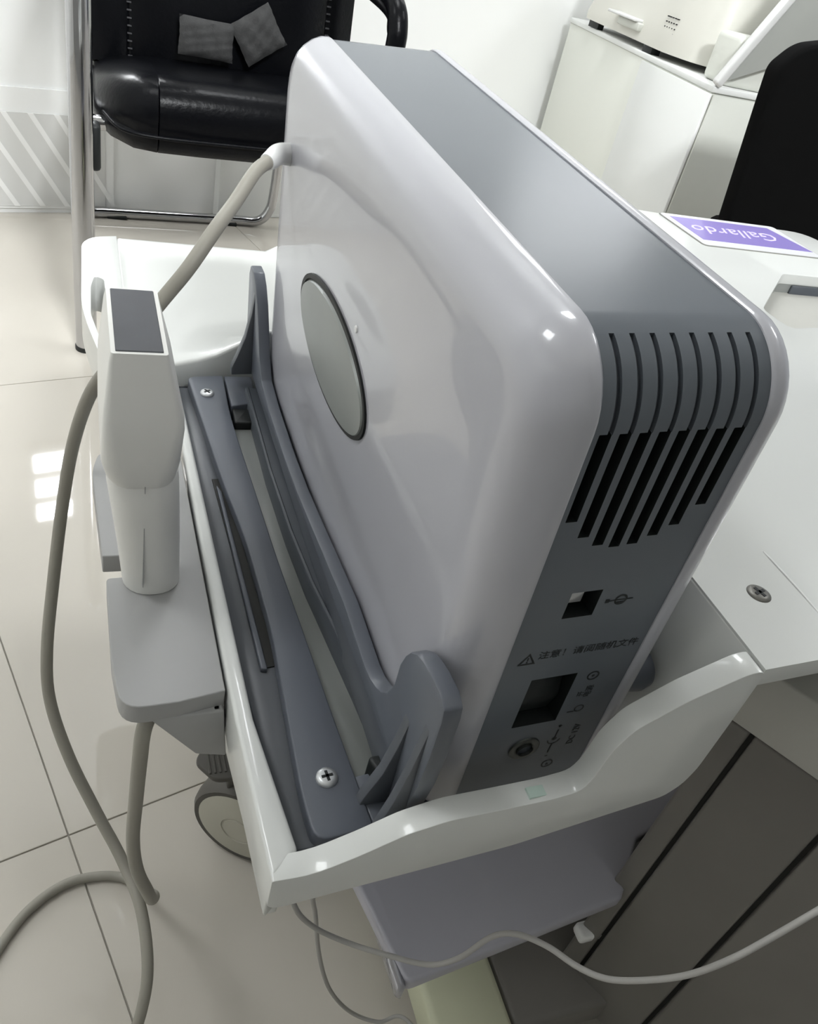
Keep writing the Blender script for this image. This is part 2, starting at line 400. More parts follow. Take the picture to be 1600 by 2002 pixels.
# screws
def screw(loc, r, m, parent, rot=None, ang=0.3):
    T = Matrix.Translation(loc) @ (rot or Matrix.Identity(4)) @ Matrix.Rotation(ang, 4, 'Z')
    h = lathe([(r*1.0, 0), (r, r*.12), (r*.93, r*.30), (r*.6, r*.42), (0, r*.45)], 28, mat4=T)
    n0 = len(h.faces)
    h = box(-r*.52, r*.52, -r*.13, r*.13, r*.40, r*.47, bm=h, mat4=T); h = box(-r*.13, r*.13, -r*.52, r*.52, r*.40, r*.47, bm=h, mat4=T)
    h.faces.ensure_lookup_table()
    for f in h.faces[n0:]: f.material_index = 1
    return obj('screw', h, [m, M['black']], parent)
screw((.2866, .1985, .5295), .0062, M['screw_dark'], cart)

# lower shelf, column, base, castor
sh = prism(rpoly([(.183, .188), (.3620, .2090), (.40, .25), (.60, .30), (.60, .66), (.152, .66), (.160, .30)], [.007, .002, 0, 0, 0, .005, 0], 5), 'z', .186, .200, .003, 3)
obj('shelf', sh, M['shelf'], cart)
obj('shelf_rail', prism([(.1795, .189), (.183, .187), (.164, .62), (.157, .62)], 'z', .178, .1985, .0015, 2), M['shelf_edge'], cart)
cq = Vector((.51, -.86, 0)).normalized(); cn = Vector((-.86, -.51, 0)).normalized()
CM = Matrix(((cq.x, -cn.x, 0, -cn.x*.425+cq.x*.0), (cq.y, -cn.y, 0, -cn.y*.425+cq.y*.0), (0, 0, 1, 0), (0, 0, 0, 1)))
# local: x along the face (towards the viewer), y into the column
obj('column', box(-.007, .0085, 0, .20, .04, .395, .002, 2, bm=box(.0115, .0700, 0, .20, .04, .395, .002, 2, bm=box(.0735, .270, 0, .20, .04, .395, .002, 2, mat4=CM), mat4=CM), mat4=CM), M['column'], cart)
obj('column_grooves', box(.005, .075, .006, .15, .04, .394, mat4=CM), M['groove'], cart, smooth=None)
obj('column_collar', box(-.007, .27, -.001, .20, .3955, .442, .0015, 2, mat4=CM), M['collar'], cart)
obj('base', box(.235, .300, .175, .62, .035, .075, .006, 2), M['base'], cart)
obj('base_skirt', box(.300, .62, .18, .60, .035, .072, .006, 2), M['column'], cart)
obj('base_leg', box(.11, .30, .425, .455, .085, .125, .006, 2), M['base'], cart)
obj('deck_seam', tube([(.3112, .2260, .5308), (.3112, .2170, .5311), (.3110, .1980, .5311), (.3105, .1840, .5308)], .0006, 8), M['plug'], cart)  # raised seam; its highlight is put in by the whiter material
obj('cable_clip', box(.357, .385, .212, .226, .118, .130, .003, 2), M['plug'], cart)
def castor(loc, ang, parent):
    e = obj('castor', lathe([(.012, -.004), (.012, .03), (.016, .032), (.016, .04), (0, .04)], 24, mat4=Matrix.Translation((loc[0]+.01, loc[1]+.035, .075))), M['base'], parent)
    T = Matrix.Translation(loc) @ Matrix.Rotation(ang, 4, 'Z') @ Matrix.Rotation(math.pi/2, 4, 'X')
    obj('tyre', lathe([(.036, -.013), (.046, -.013), (.0492, -.008), (.050, 0), (.0492, .008), (.046, .013), (.036, .013)], 48, mat4=T), M['rubber'], e)
    obj('hub', lathe([(0, .0165), (.014, .0165), (.0145, .0155), (.016, .0155), (.0165, .0165), (.034, .0150), (.0415, .0130), (.0425, .008), (.0425, -.012), (0, -.012)], 48, mat4=T), M['hub'], e)
    return e
cs = castor((.128, .412, .050), math.radians(-38), cart)
pd = prism(rpoly([(.076, .408), (.090, .388), (.120, .386), (.128, .402), (.112, .424), (.086, .424)], .006), 'z', .148, .154, .0015, 2)
obj('brake_pedal', pd, M['rubber'], cs)
rb = None
for k in range(8):
    x = .086+k*.0042
    rb = box(x, x+.0018, .3935, .4145, .1535, .1552, .0003, 1, bm=rb)
obj('pedal_ribs', rb, M['rubber'], cs, smooth=None, kind=None)
obj('pedal_stem', box(.108, .120, .415, .430, .075, .1485, .002), M['rubber'], cs)
cs2 = copy_tree(cs, cart)
cs2.matrix_parent_inverse = cs.matrix_parent_inverse.copy(); cs2.location = (.02, .19, 0)

# slate grey cradle bolted in the tray
cpl = [(.0765, .588), (.1050, .592), (.1025, .53), (.1060, .438), (.1080, .375), (.1120, .301), (.1145, .248), (.1185, .184), (.0900, .1820), (.0890, .207), (.0910, .251), (.0938, .311), (.0915, .391), (.0850, .455)]
cradle = obj('cradle', prism(rpoly(cpl, [.006, .003, .02, .02, .02, .02, .02, .002, .008, .01, .02, .02, .02, .02], 4), 'z', .394, .411, .0012, 2), M['cradle'], cart)
obj('gutter', prism([(.0820, .184), (.100, .184), (.100, .40), (.090, .50), (.086, .585), (.069, .585), (.073, .30)], 'z', .3935, .4025, .0006, 1), M['gutter'], cradle)
obj('slot', prism([(.0865, .290), (.0935, .291), (.0935, .32), (.0905, .40), (.0865, .462), (.0805, .462)], 'z', .4020, .4034, 0), M['groove'], cradle, smooth=None)
obj('slot_lip', prism([(.0845, .288), (.0880, .287), (.0845, .445), (.0822, .452)], 'z', .4024, .4060, .0005, 1), M['cradle'], cradle)
obj('channel', prism([(.1045, .54), (.1225, .54), (.122, .40), (.1370, .215), (.1160, .2135), (.108, .36)], 'z', .3945, .4020, .001, 2), M['well'], cradle)
obj('rear_land', prism([(.1060, .592), (.128, .592), (.126, .552), (.1055, .546)], 'z', .396, .4105, .001, 2), M['cradle'], cradle)
obj('front_land', prism([(.1160, .212), (.134, .214), (.134, .183), (.1190, .1832)], 'z', .396, .4100, .001, 2), M['cradle'], cradle)
rl = []
for (x, y, w, z) in ((.1185, .566, .0135, .416), (.1170, .457, .0135, .416), (.1185, .391, .013, .416), (.1215, .343, .0120, .4165), (.1260, .301, .010, .418), (.1300, .263, .0085, .420), (.1325, .235, .0075, .421), (.1330, .216, .007, .421)):
    rl.append([(x, y, .3955), (x, y, z-.002), (x+.0008, y, z-.0003), (x+.0022, y, z), (x+.0032, y, z-.0012), (x+w, y, z-.0006), (x+w, y, .3955)])
obj('rail', loft(rl), M['cradle_dark'], cradle, smooth=40)
obj('rail_end', prism(rpoly([(.1225, .216), (.1385, .216), (.1385, .204), (.126, .204)], .003), 'z', .396, .4195, .0015, 2), M['black'], cradle)
obj('rail_end', prism(rpoly([(.1060, .546), (.1185, .546), (.1185, .526), (.1050, .526)], .002), 'z', .3965, .4085, .0015, 2), M['black'], cradle)
for p, a, r in (((.1026, .2126, .411), .1, .0054), ((.0889, .5624, .411), .6, .0054)):
    screw(p, r, M['screw'], cradle, ang=a)

# ---------------------------------------------------------------- scanner frame (local: x thickness, y length, z height)
DM = Matrix(((0.99820306, -0.01194388, -0.05871964, .1606), (0.00960485, 0.99915528, -0.03995596, .1913), (0.05914727, 0.03932017, 0.99747457, .4167), (0, 0, 0, 1)))
W, L, H, ZB = .0671, .3839, .2402, -.012
# upright wall of the cradle, leaning with the scanner
wpts = [(-.0090, -.008), (-.0120, .020), (-.0152, .0404), (-.0168, .0647), (-.0172, .0900), (-.0162, .0968), (-.0101, .0993), (.0002, .0982), (.0090, .0955), (.0145, .0928), (.0205, .0870), (.0238, .0809), (.0268, .0712), (.0275, .0565), (.0327, .0433), (.0380, .0365), (.0449, .0315), (.0530, .0275),
        (.062, .0257), (.0850, .0262), (.1048, .0264), (.1400, .0210), (.1782, .0150), (.2200, .0090), (.2574, .0060), (.3150, .0060), (.3463, .0100), (.3600, .0250), (.3683, .043), (.3760, .0570), (.3860, .0680), (.3960, .0735), (.4085, .0730), (.4130, .0650), (.4130, -.008)]
wallb = prism(wpts, 'x', -.0320, -.0235, .0012, 2); wallb.transform(DM)
obj('support_wall', wallb, M['cradle'], cradle, smooth=35)
def fin(y0, th, prof, name='fin'):
    b_ = prism(prof, 'y', y0-th/2, y0+th/2, .0008, 2); b_.transform(DM); obj(name, b_, M['gutter'], cradle, smooth=35)
fin(.008, .006, [(-.0315, .062), (-.0345, .040), (-.0385, .020), (-.045, .002), (-.047, -.006), (-.047, -.0075), (-.0315, -.0075)])
fin(-.009, .005, [(-.0315, .080), (-.0350, .050), (-.039, .024), (-.044, .002), (-.045, -.006), (-.045, -.0075), (-.0315, -.0075)])
fin(.388, .007, [(-.0315, .064), (-.0340, .045), (-.038, .025), (-.044, .008), (-.048, -.002), (-.048, -.008), (-.0315, -.008)])
cg = prism([(-.022, -.0200), (-.022, -.0125), (W+.012, -.0125), (W+.012, -.0200)], 'y', .02, .37, .0005, 1); cg.transform(DM)
obj('seat_pad', cg, M['cradle_dark'], cradle)
# probe holder plate on the left side of the tray
hp = empty('probe_holder', (.04, .37, .40), cart); hp['localframe'] = 0
plate = rpoly([(.0630, .2715), (.0606, .490), (.020, .490), (.020, .3785), (.030, .3785), (.030, .3605), (.0085, .3600), (.0090, .300), (.0120, .2665), (.040, .2675)], [.0, 0, .002, .001, .004, .004, .003, 0, .012, 0], 6)
obj('plate', prism(plate, 'z', .398, .411, .0015, 3), M['holder'], hp)
obj('hook', prism(rpoly([(.0212, .3785), (.0070, .3785), (.0030, .463), (.0080, .484), (.0212, .486)], [0, .001, .01, .012, 0], 6), 'z', .398, .411, .0012, 3), M['holder'], hp)
br = prism([(.0255, .400), (.0625, .400), (.0665, .361), (.0500, .366)], 'y', .2670, .281, .001, 2)
obj('bracket', br, M['holder'], hp)
obj('backplate', box(.0570, .0612, .268, .47, .362, .400, .001), M['holder'], hp)

# ================================================================ ULTRASOUND SCANNER
us = empty('ultrasound_scanner'); us.matrix_world = DM
tag(us, 'boxy ultrasound scanner with glossy white shells and grey vented band, upright in the trolley tray', 'medical device')
NA = 10
def outline(ins, rt=.028, rb=.005):
    """rounded side outline (y,z), counter-clockwise from bottom-near corner; constant point count"""
    y0, y1, z0, z1 = ins, L-ins, ZB+ins, H-ins
    rt = max(rt-ins*.5, .006); rb = max(rb-ins*.3, .002); o = []
    def arc(cy, cz, r, a0):
        for k in range(NA+1):
            a = math.radians(a0+90*k/NA); o.append((cy+r*math.cos(a), cz+r*math.sin(a)))
    arc(y0+rb, z0+rb, rb, 180); arc(y1-rb, z0+rb, rb, 270); arc(y1-rt, z1-rt, rt, 0); arc(y0+rt, z1-rt, rt, 90)
    return o
def shell(prof):
    return [[(x, y, z) for (y, z) in outline(i)] for (x, i) in prof]
def band_depth_grid():
    e = .00012
    slots = [.0054, .0130, .0206, .0282, .0358, .0434, .0510, .0586]
    ends = [.1744, .1662, .1614, .1597, .1603, .1636, .1681, .1773]
    SW, GW = .0022, .0009; GO = .0016
    X = {0.0, W}
    for s in slots:
        for q in (s-SW, s+SW, s+GO-GW, s+GO+GW): X |= {q-e, q+e}
    for q in (.0189, .0325, .0172, .0395): X |= {q-e, q+e}
    X = sorted(X)
    rt = .028; zt = H-rt
    Z = {ZB+.0, ZB+.02}
    for q in ends+[zt-.0006, .1215, .1360, .0478, .0825]: Z |= {q-e, q+e}
    Z = sorted(Z)+[zt+e*2]
    path = [(0.0, z, (0, -1), ('f', z)) for z in Z]
    for k in range(1, 25):
        a = 90*k/24
        th = math.radians(180-a); path.append((rt+rt*math.cos(th), zt+rt*math.sin(th), (math.cos(th), math.sin(th)), ('a', a)))
        if k == 18: path.append((rt+rt*math.cos(th-.004), zt+rt*math.sin(th-.004), (math.cos(th), math.sin(th)), ('a', a+.3)))
    for y in (.08, .15, .22, .30, L-rt): path.append((y, H, (0, 1), ('t', y)))
    for k in range(1, 11):
        th = math.radians(90-9*k); path.append((L-rt+rt*math.cos(th), zt+rt*math.sin(th), (math.cos(th), math.sin(th)), ('b', 0)))
    path.append((L, ZB+.0, (1, 0), ('b', 0)))
    def dep(x, tg):
        k, t = tg
        if k == 'f':
            for s, en in zip(slots, ends):
                if abs(x-s) < SW and en < t < zt-.0006: return .009
            for s in slots:
                if abs(x-(s+GO)) < GW and t >= zt-.0006: return .0018
            if .0189 < x < .0325 and .1215 < t < .1360: return .008
            if .0172 < x < .0395 and .0478 < t < .0825: return .008
        if k == 'a' and t <= 67.6:
            for s in slots:
                if abs(x-(s+GO)) < GW: return .0018
        return 0
    bm = bmesh.new(); G = []
    for (y, z, n, tg) in path:
        row = []
        for x in X:
            d = dep(x, tg); v = bm.verts.new((x, y-n[0]*0-n[0]*d if tg[0] != 'f' else y+d, z-n[1]*d if tg[0] != 'f' else z)); row.append((v, d))
        G.append(row)
    for i in range(len(G)-1):
        for j in range(len(X)-1):
            q = [G[i][j], G[i][j+1], G[i+1][j+1], G[i+1][j]]
            f = bm.faces.new([t[0] for t in q]); mx = max(t[1] for t in q)
            f.material_index = 1 if mx > .0030 else (2 if mx > .001 else 0)  # shallow grooves coloured darker: their shade is put into the material
    return bm
bb_ = band_depth_grid()
bd = obj('centre_band', bb_, [M['band'], M['black'], M['cradle_dark']], us, smooth=40)
fs = loft(shell([(.0006, .0030), (.0006, -.0006), (-.0006, -.0012), (-.0050, -.0010), (-.0100, .0008), (-.0145, .0035), (-.0180, .0068), (-.0203, .0105), (-.0215, .0150), (-.0219, .0200), (-.0220, .0260)]), cap0=False)
obj('front_shell', fs, M['shell'], us, smooth=60)
bs = loft(shell([(W-.0006, .0030), (W-.0006, -.0006), (W+.0006, -.0012), (W+.0040, -.0010), (W+.0080, .0008), (W+.0115, .0040), (W+.0138, .0090), (W+.0148, .0150), (W+.0150, .0220)]), cap0=False)
obj('back_shell', bs, M['shell'], us, smooth=60)
obj('underside', box(.0005, W-.0005, .003, L-.003, ZB+.0002, ZB+.003), M['band'], us, smooth=None)
# screen on the far side of the back shell (towards the deck)
obj('rear_panel', prism(rpoly([(.03, .03), (L-.03, .03), (L-.03, H-.03), (.03, H-.03)], .01), 'x', W+.0150, W+.0158, 0), M['black'], us, smooth=None)
# oval badge
def ell(a, b, x, n=56, dy=0, dz=0): return [(x, .2130+dy+a*math.cos(2*math.pi*k/n)*math.cos(.0)-b*math.sin(2*math.pi*k/n)*.0, .1155+dz+b*math.sin(2*math.pi*k/n)+.008*0) for k in range(n)]
rg = obj('badge_ring', loft([ell(.0738, .0300, -.0219), ell(.0736, .0298, -.0232), ell(.0705, .0268, -.0232), ell(.0700, .0262, -.0222)], cap0=False), M['logo_ring'], us)
obj('badge', loft([ell(.0705, .0270, -.0221, dz=-.0012), ell(.0695, .0258, -.0240, dz=-.0012), ell(.060, .020, -.0246), ell(.030, .010, -.0249), ell(.01, .003, -.0250)], cap0=False), M['logo'], us)
obj('glint_dot', lathe([(0, 0), (.0021, 0), (.0018, .0007), (0, .0010)], 16, mat4=Matrix.Translation((-.0219, .1745, .1510)) @ Matrix.Rotation(-math.pi/2, 4, 'Y')), M['plug'], us)  # white dot painted in for a specular glint on the shell
cn_ = lathe([(.0105, -.006), (.0115, .004), (.0100, .009), (.0070, .009), (.0062, .002), (0, .002)], 32, mat4=Matrix.Translation((W+.0215, .0190, .0500)) @ Matrix.Rotation(math.pi/2, 4, 'Y'))
obj('side_connector', cn_, M['cradle'], us)
# ports on the end face (y=0 plane)
up_ = obj('usb_socket', box(.0198, .0275, .0030, .0085, .1265, .1350, .0006, 1), M['screw'], us)
obj('tongue', box(.0215, .0262, .0022, .0032, .1290, .1330, .0003, 1), M['plug'], up_)
RX = Matrix.Rotation(math.pi/2, 4, 'X')
sw = obj('power_switch', prism([(.0064, .0500), (.0030, .0640), (.0064, .0800), (.0082, .0800), (.0082, .0500)], 'x', .0195, .0375, .0005, 1), M['black'], us)
jk = lathe([(.0040, .002), (.0040, .0006), (.0050, .0012), (.0078, .0008), (.0080, 0)], 36, mat4=Matrix.Translation((.0288, -.0000, .0285)) @ RX)
jo = obj('power_jack', jk, M['jack'], us)
obj('jack_hole', lathe([(0, .0014), (.0044, .0014), (.0044, 0)], 28, mat4=Matrix.Translation((.0292, 0, .0290)) @ RX), M['black'], jo)
obj('jack_pin', lathe([(.0011, 0), (.0011, .0016), (0, .0022)], 14, mat4=Matrix.Translation((.0288, 0, .0278)) @ RX), M['screw'], jo)
def ring(cx, cz, r, w, a0=0, a1=360, n=28):
    bm = bmesh.new(); A = [math.radians(a0+(a1-a0)*k/n) for k in range(n+1)]
    i_ = [bm.verts.new((cx+(r-w)*math.cos(a), -.00015, cz+(r-w)*math.sin(a))) for a in A]; o_ = [bm.verts.new((cx+r*math.cos(a), -.00015, cz+r*math.sin(a))) for a in A]
    for k in range(n): bm.faces.new((i_[k], i_[k+1], o_[k+1], o_[k]))
    return bm
def flat(x0, x1, z0, z1, bm=None): return box(x0, x1, -.0002, -.0001, z0, z1, bm=bm)
def mark(bm): return obj('printed_mark', bm, M['ink'], us, smooth=None)
def ttext(s, size, x, z, rot=0, sx=1):
    return text_bm(s, size, Matrix.Translation((x, -.00015, z)) @ RX @ Matrix.Rotation(rot, 4, 'Z'), .00003, scale_x=sx)
mark(ttext('注意！请阅随机文件', .0054, .0395, .0990))
tri = bmesh.new(); P0 = [(.0066, .0945), (.0150, .0945), (.0108, .1020)]; P1 = [(.0080, .0953), (.0136, .0953), (.0108, .1003)]
a = [tri.verts.new((x, -.00015, z)) for x, z in P0]; b = [tri.verts.new((x, -.00015, z)) for x, z in P1]
for k in range(3): tri.faces.new((a[k], a[(k+1) % 3], b[(k+1) % 3], b[k]))
flat(.0105, .0111, .0970, .0990, bm=tri); flat(.0105, .0111, .0958, .0964, bm=tri); mark(tri)
# usb symbol
m_ = flat(.0370, .0490, .1284, .1290); join(m_, ring(.0434, .1287, .0030, .0009)); flat(.0362, .0380, .1277, .1297, bm=m_); flat(.0415, .0450, .1268, .1276, bm=m_); mark(m_)
# switch marks: circled dot, two characters, open circle with a bar
m_ = ring(.0486, .0788, .0031, .0008); join(m_, ring(.0486, .0788, .0008, .0007)); mark(m_)
mark(ttext('电源', .0044, .0505, .0672, math.pi/2)); mark(ttext('开', .0040, .0468, .0660, math.pi/2))
m_ = ring(.0497, .0545, .0026, .0007); flat(.0440, .0474, .0524, .0530, bm=m_); mark(m_)
# polarity mark
m_ = flat(.0432, .0450, .0418, .0424); flat(.0438, .0444, .0412, .0430, bm=m_); flat(.0438, .0444, .0320, .0390, bm=m_); join(m_, ring(.0441, .0310, .0036, .0007, 180, 360)); join(m_, ring(.0441, .0318, .0013, .0012)); flat(.0438, .0444, .0200, .0275, bm=m_); flat(.0434, .0448, .0168, .0174, bm=m_); mark(m_)
mark(ttext('DC 12V', .0050, .0545, .0325, math.pi/2))
m_ = ring(.0470, .0095, .0032, .0007); mark(m_); mark(ttext('a', .0040, .0470, .0095))

# teal smudge on the tray wall
tag(obj('residue_spot', box(.1765, .1880, .1622, .1675, .4500, .4521), M['teal'], cart, smooth=None))

# ================================================================ PROBE
def pl_(z, x0, x1, y0, y1, r, n=6): return [(x, y, z) for x, y in rrect((x0+x1)/2, (y0+y1)/2, x1-x0, y1-y0, r, n)]
pr = tag(empty('ultrasound_probe', (.033, .358, .411)), 'white handheld ultrasound probe standing head-up in the holder left of the scanner', 'probe')
hd = loft([pl_(.484, .0120, .0420, .3440, .3800, .012), pl_(.492, .0085, .0428, .3400, .398, .011), pl_(.502, .0065, .0440, .3385, .414, .009), pl_(.523, .0070, .0450, .3390, .421, .005), pl_(.530, .0075, .0445, .3400, .4215, .004),
           pl_(.5560, .0105, .0375, .3470, .4180, .002), pl_(.5600, .0115, .0366, .3480, .4170, .0015)])
obj('head', hd, M['probe'], pr, smooth=32)
hn = loft([pl_(.4115, .0170, .0483, .3440, .3730, .0142), pl_(.440, .0143, .0473, .3420, .3740, .0145), pl_(.468, .0110, .0460, .3410, .3760, .0150), pl_(.4845, .0090, .0450, .3410, .3810, .0150), pl_(.490, .0090, .0445, .3430, .385, .0150)])
obj('handle', hn, M['probe'], pr, smooth=40)
obj('lens', box(.0135, .0346, .3500, .4150, .5585, .5606, .0004, 1), M['lens'], pr, smooth=None)
obj('seam', box(.0268, .0272, .3412, .3440, .420, .500, 0), M['holder'], pr, smooth=None)

# probe cable
pc = tag(empty('probe_cable', (.0292, .3938, .0)), 'thick beige-grey cable looping from the scanner to the floor and up to the probe', 'cable')
A_ = [(0.1160, 0.5290, 0.6040), (0.1092, 0.5192, 0.6025), (0.0992, 0.5074, 0.5989), (0.0837, 0.4792, 0.5889), (0.0692, 0.4525, 0.5814), (0.0542, 0.4380, 0.5641), (0.0382, 0.4360, 0.5414), (0.0205, 0.4420, 0.5087), (0.0041, 0.4550, 0.4754), (-0.0075, 0.4650, 0.4306), (-0.0158, 0.463, 0.3815), (-0.0231, 0.4467, 0.332), (-0.0292, 0.4248, 0.2848), (-0.0287, 0.4088, 0.2489), (-0.0176, 0.3863, 0.2116), (0.0001, 0.3607, 0.1747), (0.0159, 0.3341, 0.1522), (0.0271, 0.3007, 0.1424), (0.03, 0.2668, 0.1269), (0.0249, 0.246, 0.1054), (0.0136, 0.2321, 0.0716), (-0.0016, 0.2235, 0.0349), (-.03, .215, .009), (-.07, .22, .0045), (-.10, .26, .0045), (-.098, .315, .0045),
      (-0.0771, 0.3589, 0.0045), (-0.055, 0.3865, 0.0045), (-0.0268, 0.4028, 0.0045), (0.0028, 0.404, 0.0045), (0.0250, 0.3950, 0.0065), (.036, .372, .025), (.0385, .338, .085), (0.0370, 0.3080, 0.140), (0.0330, 0.2880, 0.1767), (0.0289, 0.2772, 0.2094), (0.0222, 0.2771, 0.2389), (0.0196, 0.2785, 0.2727), (0.0207, 0.2754, 0.3202), (0.0219, 0.2703, 0.3654), (0.0234, 0.2720, 0.3850), (.030, .290, .394), (.033, .345, .3935), (.033, .36, .400)]
def rr(t): return .0046 if t < .12 else (.0041 if t < .8 else .0039)
obj('cord', tube(A_, .0041, 16), M['cable'], pc)
T_ = Matrix.Translation((.1135, .5265, .6030)) @ Matrix.Rotation(math.radians(88), 4, 'Y') @ Matrix.Rotation(math.radians(-25), 4, 'X')
pt = tube([(.1075, .5175, .6020), (.1110, .5215, .6030), (.1180, .5300, .6045), (.1330, .5360, .6030)], lambda t: .0050+.0022*t, 20)
obj('plug', pt, M['plug'], pc)

# two thin pale cords
c1 = [(0.093, 0.2300, 0.372), (0.0915, 0.2120, 0.350), (0.095, 0.1990, 0.3213), (0.1083, 0.1962, 0.2951), (0.1291, 0.1885, 0.2818), (0.1471, 0.1732, 0.2913), (0.1641, 0.1597, 0.3022), (0.1755, 0.1536, 0.3187), (0.1864, 0.1518, 0.3402), (0.1939, 0.1453, 0.3538), (0.203, 0.1335, 0.362), (0.2112, 0.1197, 0.3671), (0.2189, 0.1087, 0.3755), (0.2304, 0.1, 0.3889), (0.2409, 0.0935, 0.4043), (0.2507, 0.0897, 0.4227), (0.2652, 0.0902, 0.4322), (0.2859, 0.0916, 0.4466), (0.3154, 0.0959, 0.4532), (.40, .11, .47), (.52, .14, .505), (.60, .19, .5345)]
tag(obj('power_cord', tube(c1, .0015, 10), M['cable_thin']), 'thin pale grey cord sagging from the tray across the grey shelf to the right', 'cable')
c2 = [(.105, .215, .378), (0.1093, 0.2084, 0.3105), (0.1225, 0.2212, 0.2499), (0.1365, 0.2253, 0.1791), (0.1553, 0.2282, 0.1098), (0.1772, 0.2242, 0.0679), (0.2003, 0.2161, 0.0555), (0.219, 0.2121, 0.0621), (0.2306, 0.1700, 0.0869), (0.2451, 0.165, 0.1045), (0.2614, 0.160, 0.1258), (0.2761, 0.150, 0.1469), (0.2968, 0.135, 0.1807), (0.3045, 0.1147, 0.233)]
tag(obj('data_cord', tube(c2, .0015, 10), M['cable_thin']), 'thin pale cord hanging below the tray corner down to the trolley base', 'cable')

# ================================================================ LEATHER CHAIR
ch = tag(empty('visitor_chair', (.26, 1.7, 0)), 'black leather visitor chair with chrome sled frame and two pouches on its seat', 'chair')
def P2(a, b): return (a, b)
obj('leg', tube([(.006, 1.387, .004), (.006, 1.387, .30), (.0075, 1.388, .58), (.009, 1.40, .64), (.012, 1.46, .67), (.02, 1.70, .67)], .0175, 24, flat=1.0), M['chrome'], ch)
obj('leg', tube([(.505, 1.495, .010), (.505, 1.495, .30), (.504, 1.497, .52), (.502, 1.505, .56), (.498, 1.54, .585), (.490, 1.80, .60)], .0125, 20), M['chrome'], ch)
obj('glide', lathe([(.0185, 0), (.0185, .008), (0, .008)], 24, mat4=Matrix.Translation((.006, 1.387, 0))), M['black'], ch)
obj('floor_bar', tube([(.004, 1.93, .02), (.008, 2.000, .013), (.03, 2.022, .012), (.10, 2.033, .012), (.25, 2.050, .012), (.370, 2.063, .012), (.420, 2.062, .016), (.445, 2.060, .045), (.452, 2.055, .10), (.452, 2.03, .30)], .0115, 18), M['chrome'], ch)
obj('side_rail', tube([(.006, 1.400, .325), (.010, 1.60, .33), (.02, 1.84, .36)], .011, 14), M['chrome'], ch)
obj('side_rail', tube([(.505, 1.50, .325), (.52, 1.60, .33), (.50, 1.84, .36)], .011, 14), M['chrome'], ch)
obj('cross_rail', tube([(.010, 1.60, .322), (.15, 1.62, .322), (.5, 1.66, .322)], .013, 14), M['chrome'], ch)
for x, y in ((.083, 2.031), (.345, 2.061)):
    obj('glide', box(x-.022, x+.022, y-.012, y+.012, 0, .008, .002), M['black'], ch)
obj('hinge_cover', box(.018, .034, 1.39, 1.42, .305, .375, .006, 2), M['black'], ch)
# seat: waterfall cushion
def cushion():
    X = [.030, .036, .055, .090, .1275, .1285, .1300, .20, .27, .34, .41, .46, .49, .505, .51]
    prof = [(0.36, .395), (.20, .408), (.10, .418), (.055, .421), (.030, .418), (.012, .408), (.002, .390), (-.003, .365), (.003, .345), (.004, .337), (-.002, .333), (.0, .322), (.012, .306), (.05, .296), (.36, .296)]
    lo = []
    for x in X:
        t = (x-.27)/.24; e = max(0, 1-abs(t)**6)**.5 if abs(t) < 1 else 0
        y0 = 1.500+.105*(x-.03)+.11*abs(t)**6; drop = .035*abs(t)**5
        seamd = .0035 if .128 <= x <= .129 else 0
        row = []
        for (dy, z) in prof:
            k = 1-(.0 if e > .9 else (.9-e)*.35)
            row.append((x, y0+dy+(seamd if dy < .3 else 0)+(1-k)*.12, .35+(z-.35)*k-(drop if z > .35 else 0)*.9))
        lo.append(row)
    return loft(lo)
obj('seat', cushion(), M['leather'], ch, smooth=50)
obj('seat_piping', tube([(.042, 1.560, .352), (.07, 1.512, .341), (.13, 1.503, .337), (.25, 1.516, .336), (.38, 1.530, .337), (.47, 1.548, .342)], .0028, 8), M['leather'], ch)
def back():
    X = [.010, .02, .04, .09, .095, .10, .20, .30, .40, .47, .475, .48, .51, .53, .54]; lo = []
    for x in X:
        t = (x-.275)/.265; yb = 1.845+.10*(x-.03)-.03*(1-t*t); s = .028*(1-abs(t)**4)+.006; g = .004 if x in (.095, .475) else 0
        lo.append([(x, yb+s, .365), (x, yb-s+g, .375), (x, yb-s*1.2+g, .45), (x, yb-s+.02+g, .60), (x, yb+.03+g, .80), (x, yb+.06, .84), (x, yb+.06+s, .84), (x, yb+.02+s, .60)])
    return loft(lo)
obj('backrest', back(), M['leather'], ch, smooth=50)
for (xa, xb) in ((.088, .108), (.470, .455)):
    st = None
    for k in range(26):
        z = .395+k*.0125; x = xa+(xb-xa)*k/25 if False else xa+.010*(1-k/25.)
        y = 1.845+.10*(x-.03)-.03*(1-((x-.275)/.265)**2)-.033-.0+ (z-.45)*.10*(1 if z > .45 else 0)
        st = box(x-.004, x+.004, y-.0012, y+.0012, z-.0012, z+.0012, bm=st, mat4=None)
    obj('stitching', st, M['stitch'], ch, smooth=None, kind='stuff')
obj('armrest', tube([(.488, 1.84, .618), (.492, 1.65, .612), (.497, 1.55, .604), (.501, 1.505, .588), (.503, 1.488, .560), (.503, 1.486, .535)], .0175, 14, flat=.9), M['leather'], ch)
obj('armrest', tube([(.022, 1.80, .690), (.012, 1.50, .690)], .018, 14, flat=.7), M['leather'], ch)

